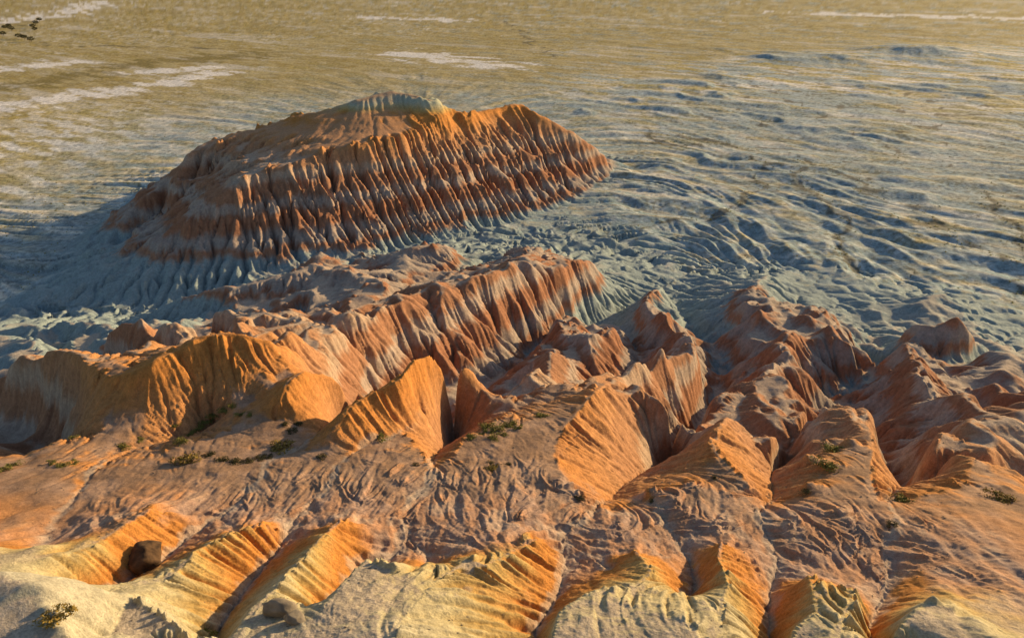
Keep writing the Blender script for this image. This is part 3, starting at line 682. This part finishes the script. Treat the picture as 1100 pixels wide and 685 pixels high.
for lone, shared, group, kind, pts in SHRUBS:
    for (u, v, sz), w in zip(sorted(pts), ORD): shrub(u, v, sz * 1.3, kind, lone or (w + ' ' + shared), group)

import bmesh
def boulder(name, u, v, size, seed, label, mat, sink=.25, squash=(1, 1, 1), rot=0.0, group=None):
    bm = bmesh.new(); bmesh.ops.create_icosphere(bm, subdivisions=4, radius=1.0)
    r = np.random.default_rng(seed)
    N = r.normal(size=(13, 3)); N /= np.linalg.norm(N, axis=1)[:, None]; off = r.uniform(.52, .82, 13)
    for vt in bm.verts:
        d = np.array(vt.co); lim = min([off[k] / (d @ N[k]) for k in range(13) if d @ N[k] > .2] + [1.15])
        d = d * lim
        q = 1 + .05 * float(perlin(np.array([d[0] * 2.5 + seed]), np.array([d[1] * 2.5 + d[2] * 1.7]), 5)[0]) + .03 * float(perlin(np.array([d[0] * 7]), np.array([d[1] * 7 + d[2] * 6]), 6)[0])
        vt.co = Vector(d * q)
    me = bpy.data.meshes.new(name); bm.to_mesh(me); bm.free(); me.materials.append(mat)
    me.polygons.foreach_set('use_smooth', [True] * len(me.polygons))
    o = bpy.data.objects.new(name, me); col.objects.link(o); p = spot(u, v)
    o.scale = (size * squash[0], size * squash[1], size * squash[2]); o.rotation_euler = (0, 0, rot)
    o.location = p + Vector((0, 0, size * squash[2] * (1 - sink) * .75))
    o['label'] = label; o['category'] = 'boulder'
    if group: o['group'] = group
boulder('boulder', 160, 612, 1.75, 3, 'big dark brown boulder in a shaded hollow between two yellow spurs', M_boulder, .3, (1.1, .9, 1.05))
boulder('boulder', 300, 660, 0.95, 5, 'dark block on the narrow spur at bottom left of centre', M_block, .4, (1.3, .9, .8))
boulder('boulder', 316, 668, 0.7, 8, 'smaller dark block just right of another on the narrow spur', M_block, .4, (1.2, 1, .8))
# loose stones on the slopes and scrub on the plain: too many to count
def scatter_mesh(name, pts, size, mat, label, cat, tri):
    r = np.random.default_rng(9); n = len(pts); k = len(tri[0])
    base = np.array(tri[0], np.float32); F = np.array(tri[1], np.int32)
    a = r.uniform(0, 6.28, n); ca, sa = np.cos(a), np.sin(a)
    B = base[None] * (size[:, None, None] * r.uniform(.7, 1.3, (n, k, 3)))
    Vv = np.stack([B[..., 0] * ca[:, None] - B[..., 1] * sa[:, None], B[..., 0] * sa[:, None] + B[..., 1] * ca[:, None], B[..., 2]], 2) + pts[:, None]
    FF = (F[None] + (np.arange(n) * k)[:, None, None]).reshape(-1, 3).astype(np.int32)
    me = bpy.data.meshes.new(name); me.vertices.add(n * k); me.vertices.foreach_set('co', Vv.astype(np.float32).ravel())
    me.loops.add(FF.size); me.loops.foreach_set('vertex_index', FF.ravel()); me.polygons.add(len(FF)); me.polygons.foreach_set('loop_start', np.arange(0, FF.size, 3, dtype=np.int32))
    me.update(calc_edges=True); me.materials.append(mat)
    o = bpy.data.objects.new(name, me); col.objects.link(o); o['kind'] = 'stuff'; o['label'] = label; o['category'] = cat
octa = ([(1, 0, .15), (-.5, .85, .1), (-.5, -.85, .1), (.2, .1, .8)], [(0, 1, 3), (1, 2, 3), (2, 0, 3)])
def pick(n, r0, r1, t0, t1, seed):
    r = np.random.default_rng(seed); rad = np.sqrt(r.uniform(r0 * r0, r1 * r1, n)); t = r.uniform(math.radians(t0), math.radians(t1), n)
    return rad * np.sin(t), rad * np.cos(t), r
def at_grid(F, x, y): return sample(F.astype(np.float32), np.interp(np.log(np.hypot(x, y)), lnr, np.arange(NR)), np.interp(np.arctan2(x, y), th, np.arange(NT)))
x, y, r = pick(90000, 220, 900, -36, 36, 101)
dens = 0.004 + 1.6 * at_grid(washm, x, y) + 0.5 * sstep(2.2, 2.9, at_grid(logA, x, y)) * (y < 480) + 0.35 * sstep(.1, .4, fbm(x / 50, y / 25, 3, 131)) * .5 + .45 * ((x / y < -.33) & (y < 420))
keep = (r.uniform(0, 1, len(x)) < dens * .34) & (at_grid(bz, x, y) < 1.5)
x, y = x[keep], y[keep]; print('scrub', len(x))
scatter_mesh('scrub', np.stack([x, y, grounds(x, y) - .05], 1), np.random.default_rng(2).uniform(.2, .6, len(x)), M_leaf[0], 'low dark scrub scattered over the plain and along its washes', 'scrub', octa)
x, y, r = pick(16000, 36, 120, -36, 36, 102)
keep = r.uniform(0, 1, len(x)) < (0.08 + .6 * sstep(.1, .5, fbm(x / 5, y / 5, 3, 141))) * (at_grid(slope_f, x, y) < .75)
x, y = x[keep], y[keep]; print('stones', len(x))
scatter_mesh('stones', np.stack([x, y, grounds(x, y) - .03], 1), np.random.default_rng(3).uniform(.04, .16, len(x)) ** 1.0, M_block, 'loose small stones strewn over terrace and spurs', 'stones', octa)
# far trees by the track
def tree(u, v, h, label, group):
    p = Vector(place(u, v, 0)); p.z = ground(p.x, p.y)
    e = bpy.data.objects.new('tree', None); col.objects.link(e); e.location = p; e['label'] = label; e['category'] = 'tree'; e['group'] = group
    r = np.random.default_rng(int(u * 7 + v)); vs, fs = [], []
    for k in range(6):
        a = k * 1.047; vs += [(.35 * math.cos(a), .35 * math.sin(a), -.3), (.18 * math.cos(a), .18 * math.sin(a), h * .5)]
    fs = [(2 * k, 2 * ((k + 1) % 6), 2 * ((k + 1) % 6) + 1, 2 * k + 1) for k in range(6)]
    o = bpy.data.objects.new('trunk', mesh_of('trunk', vs, fs, M_twig)); col.objects.link(o); o.parent = e
    vs, fs = [], []
    for k in range(260):
        d = r.normal(size=3); d /= np.linalg.norm(d); c = d * r.uniform(.5, 1) * (h * .8, h * .6, h * .38) + (0, 0, h * .6)
        a, b = r.normal(size=3), r.normal(size=3); a *= .55 / np.linalg.norm(a); b *= .55 / np.linalg.norm(b); n = len(vs)
        vs += [c - a, c + b, c + a, c - b]; fs.append((n, n + 1, n + 2, n + 3))
    o = bpy.data.objects.new('crown', mesh_of('crown', vs, fs, M_leaf[2])); col.objects.link(o); o.parent = e
for w, (u, v) in zip(ORD, sorted([(5,29),(9,27),(12,31),(35,28),(38,25),(42,21),(37,31),(20,39),(26,40),(33,42),(3,36)])):
    tree(u, v, random.uniform(5, 7.5), w + ' of the dark trees in the far upper left corner', 'trees in the far upper left')
print('done', time.time() - T0)
